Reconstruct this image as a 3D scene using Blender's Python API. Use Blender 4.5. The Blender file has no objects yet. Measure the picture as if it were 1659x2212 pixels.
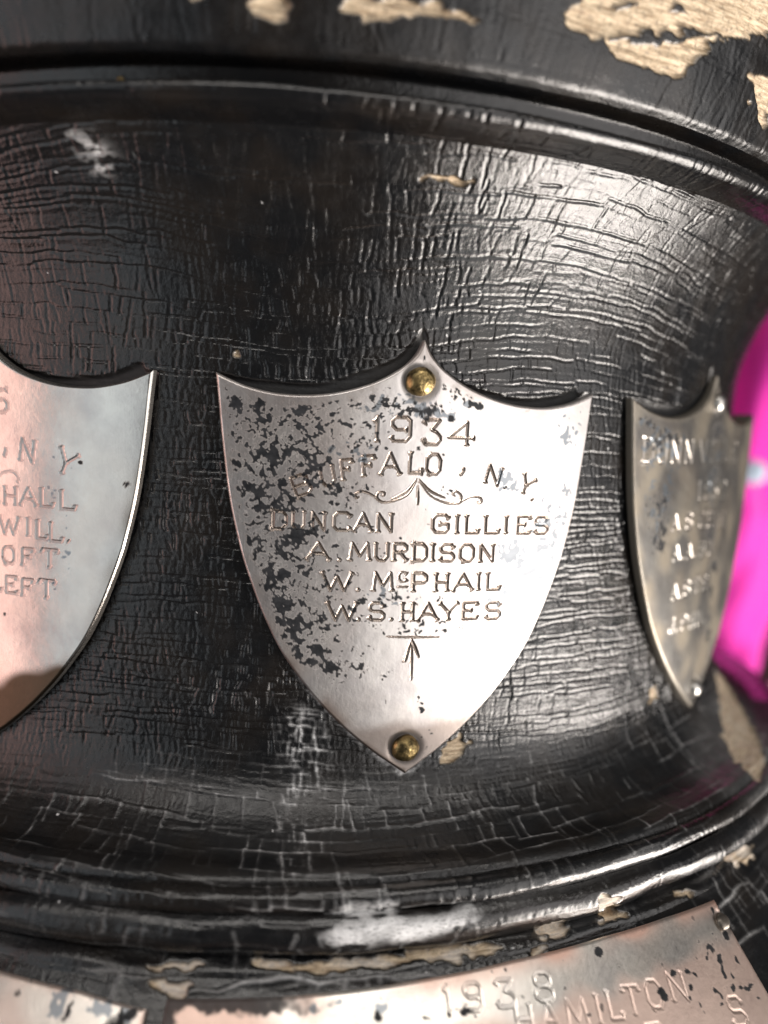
import bpy, math, numpy as np
from mathutils import Vector, Matrix

S = 0.001                       # everything below is laid out in millimetres
sc = bpy.context.scene
col = sc.collection
rng = np.random.default_rng(1934)

# ------------------------------------------------------------------ camera
yaw, pitch, roll = 0.0943, -0.0999, 0.0418
CAM = np.array([0.0, -163.43, 7.29])
f = np.array([math.sin(yaw), math.cos(yaw), 0.]); r_ = np.array([math.cos(yaw), -math.sin(yaw), 0.]); u_ = np.array([0, 0, 1.])
f, u_ = f*math.cos(pitch)+u_*math.sin(pitch), u_*math.cos(pitch)-f*math.sin(pitch)
r_, u_ = r_*math.cos(roll)+u_*math.sin(roll), u_*math.cos(roll)-r_*math.sin(roll)
cd = bpy.data.cameras.new('camera'); cam = bpy.data.objects.new('camera', cd); col.objects.link(cam)
M = Matrix.Identity(4)
for i in range(3):
    M[i][0], M[i][1], M[i][2], M[i][3] = r_[i], u_[i], -f[i], CAM[i]*S
cam.matrix_world = M
cd.sensor_fit = 'VERTICAL'; cd.sensor_height = 36; cd.lens = 36*1660/2212
cd.clip_start = 0.005; cd.clip_end = 20
cd.dof.use_dof = True; cd.dof.focus_distance = 0.084; cd.dof.aperture_fstop = 10.5
sc.camera = cam

# ------------------------------------------------------------------ light
w = bpy.data.worlds.new('World'); sc.world = w; w.use_nodes = True
bg = w.node_tree.nodes['Background']; bg.inputs[0].default_value = (0.92, 0.90, 0.90, 1); bg.inputs[1].default_value = 0.07

def lamp(name, az, el, dist, sx, sy, watts, colour):
    a, e = math.radians(az), math.radians(el)
    d = Vector((math.sin(a)*math.cos(e), -math.cos(a)*math.cos(e), math.sin(e)))
    l = bpy.data.lights.new(name, 'AREA'); l.shape = 'RECTANGLE'; l.size = sx*S; l.size_y = sy*S
    l.energy = watts; l.color = colour
    o = bpy.data.objects.new(name, l); col.objects.link(o)
    o.location = (Vector((0, -80, 0)) + d*dist)*S
    o.rotation_euler = (-d).to_track_quat('-Z', 'Y').to_euler()
    return o
lamp('key_lamp',    70, -34, 430, 270, 230, 3.0, (1.0, 0.92, 0.85))
lamp('room_lamp',   46,  -3, 700, 720, 620, 1.9, (1.0, 0.96, 0.94))
lamp('overhead_fill', 2, 54, 700, 900, 170, 1.8, (1.0, 0.95, 0.90))  # unseen overhead light, added to brighten the lower plates
lamp('window_lamp', -49, 2, 600, 290, 700, 0.40, (0.88, 0.95, 1.0))
lamp('pink_fill',  -82,  0, 600, 330, 600, 0.85, (1.0, 0.63, 0.57))  # added light, stands for pink clothes reflected in the left shield

sc.view_settings.view_transform = 'Standard'; sc.view_settings.look = 'None'
sc.view_settings.exposure = 0.4; sc.view_settings.gamma = 1.0
sc.cycles.use_denoising = True
sc.cycles.max_bounces = 6

# ------------------------------------------------------------------ helpers
def empty(name, loc, label=None, cat=None, group=None):
    o = bpy.data.objects.new(name, None); col.objects.link(o); o.location = Vector(loc)*S; o.empty_display_size = 0.01
    if label: o['label'] = label
    if cat: o['category'] = cat
    if group: o['group'] = group
    return o

def add_mesh(name, V, F, mat, parent=None, attrs=None, smooth=True, normals=None):
    """V (n,3) in mm world, F (m,4) or list of faces; attrs name -> (n,) float or (n,3)."""
    me = bpy.data.meshes.new(name)
    V = np.asarray(V, float)
    off = np.array(parent.location)/S if parent is not None else np.zeros(3)
    if isinstance(F, np.ndarray):
        n, k = F.shape
        me.vertices.add(len(V)); me.vertices.foreach_set('co', ((V-off)*S).astype(np.float32).ravel())
        me.loops.add(n*k); me.loops.foreach_set('vertex_index', F.astype(np.int32).ravel())
        me.polygons.add(n); me.polygons.foreach_set('loop_start', (np.arange(n)*k).astype(np.int32))
        me.update(calc_edges=True)
    else:
        me.from_pydata([tuple(v) for v in (V-off)*S], [], [tuple(x) for x in F]); me.update()
    me.polygons.foreach_set('use_smooth', np.full(len(me.polygons), smooth))
    for k, v in (attrs or {}).items():
        v = np.asarray(v, np.float32)
        if v.ndim == 1:
            a = me.attributes.new(k, 'FLOAT', 'POINT'); a.data.foreach_set('value', v)
        else:
            a = me.attributes.new(k, 'FLOAT_VECTOR', 'POINT'); a.data.foreach_set('vector', v.ravel())
    me.validate()
    if normals is not None:
        me.normals_split_custom_set_from_vertices(normals.tolist())
    me.materials.append(mat)
    o = bpy.data.objects.new(name, me); col.objects.link(o)
    if parent is not None: o.parent = parent
    return o

def grid_faces(nr, nc, wrap=False):
    i = np.arange(nr-1)[:, None]; j = np.arange(nc if wrap else nc-1)[None, :]
    j2 = (j+1) % nc
    return np.stack([i*nc+j, (i+1)*nc+j, (i+1)*nc+j2, i*nc+j2], -1).reshape(-1, 4)

def grf(nr, nc, lr, lc=None, seed=0):
    """smooth unit-variance random field, feature size lr rows by lc columns"""
    lc = lc or lr
    g = np.random.default_rng(seed).standard_normal((nr, nc))
    fy = np.fft.fftfreq(nr)[:, None]; fx = np.fft.rfftfreq(nc)[None, :]
    k = np.exp(-2*(math.pi**2)*((fy*lr*.42)**2+(fx*lc*.42)**2))
    g = np.fft.irfft2(np.fft.rfft2(g)*k, s=(nr, nc))
    return (g-g.mean())/g.std()

def blur(a, sr, sc_=None):
    sc_ = sc_ or sr
    nr, nc = a.shape
    fy = np.fft.fftfreq(nr)[:, None]; fx = np.fft.rfftfreq(nc)[None, :]
    return np.fft.irfft2(np.fft.rfft2(a)*np.exp(-2*math.pi**2*((fy*sr)**2+(fx*sc_)**2)), s=a.shape)

def sstep(x, a, b):
    t = np.clip((x-a)/(b-a), 0, 1); return t*t*(3-2*t)

def in_poly(x, y, poly):
    res = np.zeros(x.shape, bool); n = len(poly)
    for i in range(n):
        (x0, y0), (x1, y1) = poly[i], poly[(i+1) % n]
        if y0 == y1: continue
        c = ((y0 > y) != (y1 > y)) & (x < (x1-x0)*(y-y0)/(y1-y0)+x0)
        res ^= c
    return res

# ------------------------------------------------------------------ materials
def new_mat(name):
    m = bpy.data.materials.new(name); m.use_nodes = True
    nt = m.node_tree; b = nt.nodes['Principled BSDF']
    return m, nt, b
def nd(nt, typ, **kw):
    n = nt.nodes.new(typ)
    for k, v in kw.items(): setattr(n, k, v)
    return n
def lk(nt, a, b): nt.links.new(a, b)
def mix(nt, fac, a, b):
    n = nd(nt, 'ShaderNodeMix', data_type='RGBA')
    for sock, v in ((n.inputs['Factor'], fac), (n.inputs[6], a), (n.inputs[7], b)):
        if hasattr(v, 'links'): lk(nt, v, sock)
        else: sock.default_value = v
    return n.outputs[2]
def mapr(nt, v, a, b, c, d):
    n = nd(nt, 'ShaderNodeMapRange'); lk(nt, v, n.inputs[0])
    for i, x in enumerate((a, b, c, d)): n.inputs[i+1].default_value = x
    return n.outputs[0]
def math_n(nt, op, a, b=None):
    n = nd(nt, 'ShaderNodeMath', operation=op)
    for i, v in enumerate((a, b)):
        if v is None: continue
        if hasattr(v, 'links'): lk(nt, v, n.inputs[i])
        else: n.inputs[i].default_value = v
    return n.outputs[0]
def attr(nt, name):
    n = nd(nt, 'ShaderNodeAttribute'); n.attribute_name = name; return n
def noise(nt, vec, scale, detail=3, rough=.55):
    n = nd(nt, 'ShaderNodeTexNoise'); n.inputs['Scale'].default_value = scale
    n.inputs['Detail'].default_value = detail; n.inputs['Roughness'].default_value = rough
    if vec is not None: lk(nt, vec, n.inputs['Vector'])
    return n.outputs['Fac']
def scalev(nt, vec, s):
    n = nd(nt, 'ShaderNodeVectorMath', operation='MULTIPLY'); lk(nt, vec, n.inputs[0]); n.inputs[1].default_value = s
    return n.outputs[0]
def bump(nt, h, dist, strength=1.0, normal=None):
    n = nd(nt, 'ShaderNodeBump'); n.inputs['Distance'].default_value = dist; n.inputs['Strength'].default_value = strength
    lk(nt, h, n.inputs['Height'])
    if normal is not None: lk(nt, normal, n.inputs['Normal'])
    return n.outputs[0]

def mat_lacquer():
    m, nt, b = new_mat('crackled_black_lacquer')
    sv = attr(nt, 'suv').outputs['Vector']           # (along, down) in mm
    wood, dust, gloss = (attr(nt, k).outputs['Fac'] for k in ('wood', 'dust', 'gloss'))
    tint = noise(nt, sv, 0.12, 3)
    lac = mix(nt, mapr(nt, tint, .42, .62, 0, 1), (.004, .0043, .005, 1), (.009, .0072, .006, 1))
    g = noise(nt, scalev(nt, sv, (.5, 3.4, 1)), 1.0, 5, .7)
    wd = mix(nt, mapr(nt, g, .38, .62, 0, 1), (.30, .21, .125, 1), (.70, .57, .40, 1))
    dn = noise(nt, sv, 1.7, 5, .7)
    wd = mix(nt, mapr(nt, dn, .50, .66, 0, .7), wd, (.09, .068, .046, 1))
    c = mix(nt, wood, lac, wd)
    df = math_n(nt, 'MULTIPLY', dust, mapr(nt, noise(nt, scalev(nt, sv, (.6, 1.6, 1)), 3.4, 5, .75), .33, .5, .15, 1))
    c = mix(nt, df, c, (.80, .80, .80, 1))
    lk(nt, c, b.inputs['Base Color'])
    rg = mapr(nt, noise(nt, sv, .6, 4, .6), .3, .7, .16, .33)
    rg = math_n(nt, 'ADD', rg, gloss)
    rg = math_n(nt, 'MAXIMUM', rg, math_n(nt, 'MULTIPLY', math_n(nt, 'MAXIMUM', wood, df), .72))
    lk(nt, rg, b.inputs['Roughness'])
    b.inputs['IOR'].default_value = 1.60
    fine = noise(nt, sv, 2.6, 4, .62)
    nb = bump(nt, fine, .0001, .5)
    wv = nd(nt, 'ShaderNodeVectorMath', operation='ADD')          # crackle cells, longer along the turning than across
    wn = nd(nt, 'ShaderNodeTexNoise'); wn.inputs['Scale'].default_value = .7; lk(nt, sv, wn.inputs['Vector'])
    lk(nt, sv, wv.inputs[0]); lk(nt, scalev(nt, wn.outputs['Color'], (1.1, .8, 0)), wv.inputs[1])
    fc = attr(nt, 'crackle').outputs['Fac']
    for sc_, rnd, wdt, dst in (((1.25, 1.9, 1), .55, .09, .00005),):
        vo = nd(nt, 'ShaderNodeTexVoronoi', feature='DISTANCE_TO_EDGE'); vo.inputs['Scale'].default_value = 1; vo.inputs['Randomness'].default_value = rnd
        lk(nt, scalev(nt, wv.outputs[0], sc_), vo.inputs['Vector'])
        e = mapr(nt, vo.outputs['Distance'], 0, wdt, 0, 1)
        nb2 = nd(nt, 'ShaderNodeBump'); nb2.inputs['Distance'].default_value = dst
        lk(nt, e, nb2.inputs['Height']); lk(nt, nb, nb2.inputs['Normal']); lk(nt, math_n(nt, 'MULTIPLY', fc, .12), nb2.inputs['Strength'])
        nb = nb2.outputs[0]
    lk(nt, nb, b.inputs['Normal'])
    return m

def mat_silver(name, base=(.84, .805, .775), rough=.33, groove=0.0, film=(.24, .195, .17)):
    """silver plate; attributes: tarnish (dark), pale (blue-grey film), film (brown), suv (mm)"""
    m, nt, b = new_mat(name)
    sv = attr(nt, 'suv').outputs['Vector']
    tar, pale, brown = (attr(nt, k).outputs['Fac'] for k in ('tarnish', 'pale', 'film'))
    cloud = noise(nt, sv, .16, 4, .6)
    c = mix(nt, mapr(nt, cloud, .35, .68, 0, 1), (*base, 1), (base[0]*.74, base[1]*.73, base[2]*.75, 1))
    warm = noise(nt, sv, .09, 2)
    c = mix(nt, mapr(nt, warm, .45, .65, 0, .35), c, (base[0]*.95, base[1]*.84, base[2]*.78, 1))
    c = mix(nt, brown, c, (*film, 1))
    if groove:
        c = mix(nt, groove, c, (.19, .14, .105, 1))
    c = mix(nt, pale, c, (.23, .255, .28, 1))
    tv = mix(nt, mapr(nt, noise(nt, sv, .9, 3), .35, .65, 0, 1), (.006, .007, .009, 1), (.026, .027, .03, 1))
    c = mix(nt, tar, c, tv)
    lk(nt, c, b.inputs['Base Color'])
    lk(nt, mapr(nt, tar, 0, 1, 1, .0), b.inputs['Metallic']); b.inputs['Specular IOR Level'].default_value = .3
    brush = noise(nt, scalev(nt, sv, (9, .7, 1)), 1.0, 4, .7)
    rt = nd(nt, 'ShaderNodeVectorRotate', rotation_type='Z_AXIS'); rt.inputs['Angle'].default_value = .7; lk(nt, sv, rt.inputs['Vector'])
    swp = noise(nt, scalev(nt, rt.outputs[0], (.28, 7, 1)), 1.0, 5, .75)
    rg = mapr(nt, math_n(nt, 'ADD', math_n(nt, 'MULTIPLY', brush, .6), math_n(nt, 'MULTIPLY', swp, .4)), .3, .7, rough-.07, rough+.10)
    rg = math_n(nt, 'ADD', rg, math_n(nt, 'MULTIPLY', math_n(nt, 'MAXIMUM', tar, brown), .16))
    lk(nt, rg, b.inputs['Roughness'])
    n1 = bump(nt, brush, .000012, .35)
    scr = noise(nt, scalev(nt, sv, (.5, 6, 1)), 1.0, 5, .75)
    n2 = bump(nt, swp, .000012, .35, bump(nt, scr, .00001, .25, n1))
    pit = noise(nt, sv, 1.1, 4, .6)
    lk(nt, bump(nt, pit, .00006, .35, n2), b.inputs['Normal'])
    return m

def mat_brass():
    m, nt, b = new_mat('aged_brass')
    tc = nd(nt, 'ShaderNodeTexCoord').outputs['Object']
    n = noise(nt, tc, 900, 4, .6)
    lk(nt, mix(nt, mapr(nt, n, .38, .62, 0, 1), (.07, .055, .028, 1), (.42, .31, .14, 1)), b.inputs['Base Color'])
    b.inputs['Metallic'].default_value = 1
    lk(nt, mapr(nt, n, .3, .7, .55, .26), b.inputs['Roughness'])
    lk(nt, bump(nt, noise(nt, tc, 1100, 4), .00035, .6), b.inputs['Normal'])
    return m

def mat_plain(name, colour, rough=.6, bscale=None, bdist=.0003, sheen=0):
    m, nt, b = new_mat(name)
    tc = nd(nt, 'ShaderNodeTexCoord').outputs['Object']
    n = noise(nt, tc, bscale or 200, 4)
    dark = tuple(x*.78 for x in colour)
    lk(nt, mix(nt, mapr(nt, n, .35, .65, 0, 1), (*dark, 1), (*colour, 1)), b.inputs['Base Color'])
    b.inputs['Roughness'].default_value = rough
    if sheen: b.inputs['Sheen Weight'].default_value = sheen
    if bscale: lk(nt, bump(nt, n, bdist, .5), b.inputs['Normal'])
    return m

LACQ = mat_lacquer()
SILVER = mat_silver('tarnished_silver', rough=.34)
GROOVE = mat_silver('engraved_silver', rough=.28, groove=.8)
SILVER2 = mat_silver('dull_silver', base=(.72, .70, .65), rough=.19, film=(.08, .055, .032))
SILVER3 = mat_silver('yellowed_silver', base=(.33, .32, .30), rough=.36, film=(.40, .34, .25))
GROOVE3 = mat_silver('bright_cut_silver', base=(.56, .54, .49), rough=.3)
GROOVE2 = mat_silver('engraved_dull_silver', base=(.66, .65, .63), rough=.28, groove=.35)
SILVER4 = mat_silver('lower_plate_silver', base=(.84, .80, .73), rough=.32, film=(.74, .50, .41))
BRASS = mat_brass()
STEEL = mat_plain('pale_nail_metal', (.72, .70, .66), .3)
STEEL.node_tree.nodes['Principled BSDF'].inputs['Metallic'].default_value = 1
DARKNAIL = mat_plain('dark_nail_metal', (.16, .14, .12), .4)
DARKNAIL.node_tree.nodes['Principled BSDF'].inputs['Metallic'].default_value = .8

# ------------------------------------------------------------------ shield outline (mm, symmetric, measured round the drum)
OUT_B = np.array([(0, -30.85), (4.6, -27.5), (8.2, -24.3), (12.0, -20.0), (15.1, -15.4), (17.4, -10.3), (19.3, -4.7), (20.6, 1.2), (21.4, 7.0), (21.9, 11.5), (22.1, 13.1)])
OUT_T = np.array([(0, 17.7), (.7, 16.3), (1.6, 15.2), (3.2, 14.0), (5.0, 13.0), (6.9, 12.25), (9.0, 11.65), (11.0, 11.3), (13.2, 11.15), (15.4, 11.2), (17.4, 11.5), (19.2, 11.95), (20.8, 12.55), (22.1, 13.1)])
def cr_interp(P, x):
    xs, ys = P[:, 0], P[:, 1]; T = np.gradient(ys, xs)
    k = np.clip(np.searchsorted(xs, x, 'right')-1, 0, len(xs)-2); h = xs[k+1]-xs[k]; t = (x-xs[k])/h
    return (2*t**3-3*t**2+1)*ys[k]+(t**3-2*t**2+t)*h*T[k]+(-2*t**3+3*t**2)*ys[k+1]+(t**3-t**2)*h*T[k+1]

TH0, STEP = 0.1422, 0.6262
# ------------------------------------------------------------------ the turned plinth
# ---- profile of the turned plinth (mm), (radius, height), top to bottom; crease = part break
def arc(cx, cz, r, a0, a1, n=10, rx=None):
    rx = rx or r
    return [(cx + rx*math.cos(math.radians(a0+(a1-a0)*i/n)), cz + r*math.sin(math.radians(a0+(a1-a0)*i/n))) for i in range(n+1)]
R0 = 80.1          # drum
RP = 81.3          # face of the shields
PROFILE = [
 ('top_tier',   [(56.902, 61.5), (96.5, 60.5), (94.9, 55.5), (93.9, 51), (93.2, 47.5), (92.7, 45), (92.3, 43.2), (91.9, 41.9), (91.5, 40.9), (90.9, 40.45)]),
 ('neck_groove',[(90.9, 40.45), (89.5, 40.5), (88.6, 40.3), (88.3, 39.6), (88.3, 38.6), (88.7, 38.1), (89.8, 37.95)]),
 ('upper_bead', [(89.8, 37.95), (90.9, 37.95), (91.6, 37.6), (91.75, 37.15), (91.4, 36.6), (90.5, 36.15), (89.2, 35.8), (88.0, 35.6)]),
 ('drum',       [(88.0, 35.6)] + [(R0 + 7.6*((z-15)/20.2)**2, z) for z in [35.2-20.2*i/16 for i in range(17)]] + [(R0, -27.0)]
                + [(R0 + 11.2*(1-math.sqrt(1-(i/14)**2)), -27.0-10.0*i/14) for i in range(1, 14)] + [(91.2, -37.1), (91.35, -37.45)]),
 ('lower_bead', [(91.35, -37.45)] + arc(92.0, -38.4, 1.2, 110, -55, 12) + [(92.55, -39.6)]),
 ('base_bead',  [(92.55, -39.6)] + arc(92.3, -41.3, 2.0, 75, -60, 12) + [(93.0, -43.3), (92.7, -43.7)]),
 ('base_fillet',[(92.7, -43.7), (93.2, -44.0), (93.9, -44.5), (94.2, -45.0)]),
 ('base_tier',  [(94.2, -45.0), (96, -46.8), (99, -49.8), (104, -54.8), (112, -62.8), (113, -64), (113.2, -70), (113.2, -95), (60, -96)]),
]

rows_r, rows_z, rows_a, spans = [], [], [], []
acc = 0.0
DA = 0.135
for name, pts in PROFILE:
    P = np.array(pts, float)
    seg = np.hypot(*np.diff(P, axis=0).T); a = np.r_[0, np.cumsum(seg)]
    lo, hi = acc, acc+a[-1]
    xs = np.arange(0, a[-1], DA)
    keep = ((lo+xs > 45) & (lo+xs < 181)) | (np.arange(len(xs)) % 12 == 0)
    xs = np.r_[xs[keep], a[-1]]
    if len(xs) > 2 and xs[-1]-xs[-2] < DA*.3: xs = np.delete(xs, -2)
    # Catmull-Rom style tangents keep the mouldings round
    T = np.gradient(P, a, axis=0) if len(P) > 2 else np.repeat((P[1:]-P[:1])/a[-1], 2, 0)
    k = np.clip(np.searchsorted(a, xs, 'right')-1, 0, len(a)-2)
    h = (a[k+1]-a[k]); t = ((xs-a[k])/h)[:, None]; h = h[:, None]
    Q = (2*t**3-3*t**2+1)*P[k] + (t**3-2*t**2+t)*h*T[k] + (-2*t**3+3*t**2)*P[k+1] + (t**3-t**2)*h*T[k+1]
    if rows_r:
        Q = Q[1:]; xs = xs[1:]; start = len(rows_r)-1
    else: start = 0
    rows_r += list(Q[:, 0]); rows_z += list(Q[:, 1]); rows_a += list(lo+xs)
    spans.append((name, start, len(rows_r)-1))
    acc = hi
rows_r, rows_z, rows_a = map(np.array, (rows_r, rows_z, rows_a))
tr, tz = np.gradient(rows_r), np.gradient(rows_z)
ln = np.hypot(tr, tz); NR, NZ = -tz/ln, tr/ln           # outward normal of the profile
NR[0] = 0; NZ[0] = 1
DT = 0.155/81.3
TH_A, TH_B = -0.52, 1.12
th_dense = np.arange(TH_A, TH_B, DT)
th_rest = np.linspace(TH_B, TH_A+2*math.pi, 64)[:-1]
th = np.r_[th_dense, th_rest]
nd_c, nr = len(th_dense), len(rows_r)
UM = th_dense*R0                                   # mm along the drum

rowidx = lambda a: np.interp(a, rows_a, np.arange(nr))
colidx = lambda u: (u/R0-TH_A)/DT
DS = 0.1
class Net:
    def __init__(s): s.c, s.r, s.w = [], [], []
    def line(s, u, a, wgt):
        s.c.append(colidx(u)); s.r.append(rowidx(a)); s.w.append(np.broadcast_to(wgt, np.shape(u)).astype(float))
    def raster(s, sig, clip=1.25):
        c, r, w_ = map(np.concatenate, (s.c, s.r, s.w))
        ok = (c > 1) & (c < nd_c-3) & (r > 1) & (r < nr-3); c, r, w_ = c[ok], r[ok], w_[ok]
        c0, r0 = c.astype(int), r.astype(int); fc, fr = c-c0, r-r0
        g = np.zeros(nr*nd_c)
        for dr, dc, ww in ((0, 0, (1-fc)*(1-fr)), (0, 1, fc*(1-fr)), (1, 0, (1-fc)*fr), (1, 1, fc*fr)):
            g += np.bincount((r0+dr)*nd_c+c0+dc, ww*w_, nr*nd_c)
        g = g.reshape(nr, nd_c)*(DS/DA)
        return [np.clip(blur(g, sg)*sg*2.5066, -clip, clip) for sg in sig]

# slow warp shared by neighbouring cracks
WARP = grf(nr, nd_c, 70, 160, 5)*0.8
WARPU = grf(nr, nd_c, 60, 60, 6)*0.5
def warp(u, a):
    c = np.clip(colidx(u), 0, nd_c-1).astype(int); r = np.clip(rowidx(a), 0, nr-1).astype(int)
    return WARP[r, c], WARPU[r, c]
def wig(n, amp, smooth):
    x = rng.standard_normal(n+4*smooth); k = np.hanning(2*smooth+1); k /= k.sum()
    y = np.convolve(x, k, 'same')[2*smooth:2*smooth+n]; return y*amp*math.sqrt(smooth)
U0, U1 = TH_A*R0+1, TH_B*R0-1

def crack_net(a0, a1, space, seg, vspace, hw, vw, slant=None, jig=.09, longv=.12, keep=.84):
    """rows of lengthwise cracks with cross cracks between them"""
    net = Net(); a = a0; levels = []
    while a < a1:
        levels.append(a); a += space(a)*rng.uniform(.55, 1.5)
    rowpts = []
    for k, a in enumerate(levels):
        # one wandering line per row, broken here and there
        n = int((U1-U0)/DS); uu = U0+np.arange(n)*DS
        aa = a+wig(n, jig, 22)+wig(n, jig*1.5, 120)
        gate = np.ones(n); u = 0
        while u < n:
            L = int(rng.uniform(*seg)/DS); e = min(n, u+L)
            if rng.random() > keep: gate[u:e] *= rng.choice([0., .25])
            else: gate[u:e] *= rng.uniform(.55, 1.15)
            aa[u:e] += rng.normal(0, .13*space(a))
            u = e
        gate = np.convolve(gate, np.hanning(13)/np.hanning(13).sum(), 'same')*np.clip(.85+wig(n, .25, 25), .2, 1.25)
        da, du = warp(uu, aa)
        net.line(uu, aa+da, hw(a)*gate); rowpts.append(aa)
    for k in range(len(levels)-1):
        a = levels[k]; u = U0+rng.uniform(0, 2)
        while u < U1-.5:
            u += vspace(a)*rng.uniform(.35, 1.7)
            if u > U1-1: break
            span = 1+(rng.random() < longv)*int(rng.integers(1, 4))
            i = int((u-U0)/DS); top = rowpts[k][min(i, len(rowpts[k])-1)]; bot = rowpts[min(len(levels)-1, k+span)][min(i, len(rowpts[k])-1)]
            if bot-top < .3: continue
            m = max(4, int((bot-top)/DS*1.2)); aa = np.linspace(top, bot, m)
            sl = slant(u, a) if slant else 0.
            uu = u+(aa-top)*(sl*rng.uniform(.2, 1.4)+rng.normal(0, .13))+wig(m, .06, 6)
            da, du = warp(uu, aa)
            wt = rng.uniform(.6, 1.1) if rng.random() < .55 else rng.uniform(.1, .45)
            net.line(uu, aa+da, vw(a)*wt*np.clip(.9+wig(m, .2, 8), .2, 1.2))
    return net

lerp = lambda a, xs, ys: float(np.interp(a, xs, ys))
coarse = crack_net(74, 157,
    lambda a: lerp(a, [73, 80, 86, 93, 104, 130, 139, 147, 154], [1.7, 1.45, 1.15, .88, .85, .88, 1.15, 1.8, 1.8]), (2.5, 12),
    lambda a: lerp(a, [73, 80, 88, 95, 110, 130, 140, 150], [2.0, 1.9, 1.6, 1.35, 1.35, 1.3, 1.8, 2.4]),
    lambda a: lerp(a, [73, 82, 90, 100, 125, 140, 155], [.95, .95, .9, .8, .75, .75, .8]),
    lambda a: lerp(a, [73, 85, 95, 110, 140, 155], [.7, .75, .8, .9, .85, .8]),
    slant=lambda u, a: (-.6*float(np.clip((u-12)/20, 0, 1)) if a < 92 else .03))
finen = crack_net(75, 154, lambda a: lerp(a, [78, 90, 100, 130, 150], [1.3, .8, .7, .55, .8]), (1.5, 7), lambda a: lerp(a, [90, 110, 130, 150], [1.3, 1.0, .7, .8]),
    lambda a: .55, lambda a: lerp(a, [90, 110, 130, 150], [.45, .45, .6, .45]), jig=.05, keep=.6)
topn = crack_net(48, 61, lambda a: 2.6, (3, 9), lambda a: 1.3, lambda a: .3, lambda a: .6, slant=lambda u, a: -.3*float(np.clip(u/30, 0, 1)), longv=.5, keep=.5)
beadn = crack_net(155, 172, lambda a: 1.5, (2, 8), lambda a: 2.0, lambda a: .6, lambda a: .8, keep=.55)
beadt = crack_net(66, 74, lambda a: 1.6, (2, 9), lambda a: 1.8, lambda a: .5, lambda a: .8, keep=.6)
basen = crack_net(167, 180, lambda a: 4.2, (5, 16), lambda a: 6.5, lambda a: .9, lambda a: .9, jig=.3)

A2 = rows_a[:, None]; U2 = UM[None, :]; ZR = rows_z[:, None]
dens = sstep(grf(nr, nd_c, 60, 90, 8), -.9, .8)
C1, C2 = coarse.raster((0.62, 1.6)); F1, F2 = finen.raster((0.62, 1.5))
T1_, T2_ = topn.raster((.9, 2.3)); B1_, B2_ = beadn.raster((.9, 2.2)); X1, X2 = beadt.raster((.9, 2.2)); S1, S2 = basen.raster((1.0, 2.4))
low = sstep(A2, 137, 146) * (1-sstep(A2, 170, 172))     # towards the foot the cracks stand proud, filled with old polish
H = (1-low)*(-.20*C1+.06*C2) + low*(.10*C1+.02*C2)
H += (-.11*F1+.035*F2)*(.35+.8*dens)
H += -.10*T1_+.07*T2_ - .11*B1_+.08*B2_ - .14*X1+.06*X2 + .06*S1+.04*S2
H += .014*grf(nr, nd_c, 10, 16, 11) + .05*grf(nr, nd_c, 45, 70, 12) + .004*grf(nr, nd_c, 4, 4, 13)
# the bead below the cove is knocked about
H += sstep(A2, 156, 159)*(1-sstep(A2, 166, 168))*(.13*grf(nr, nd_c, 16, 34, 14))
H += (1-sstep(A2, 60, 62))*(.018*grf(nr, nd_c, 40, 10, 15)+.02*grf(nr, nd_c, 20, 20, 16))

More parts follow.
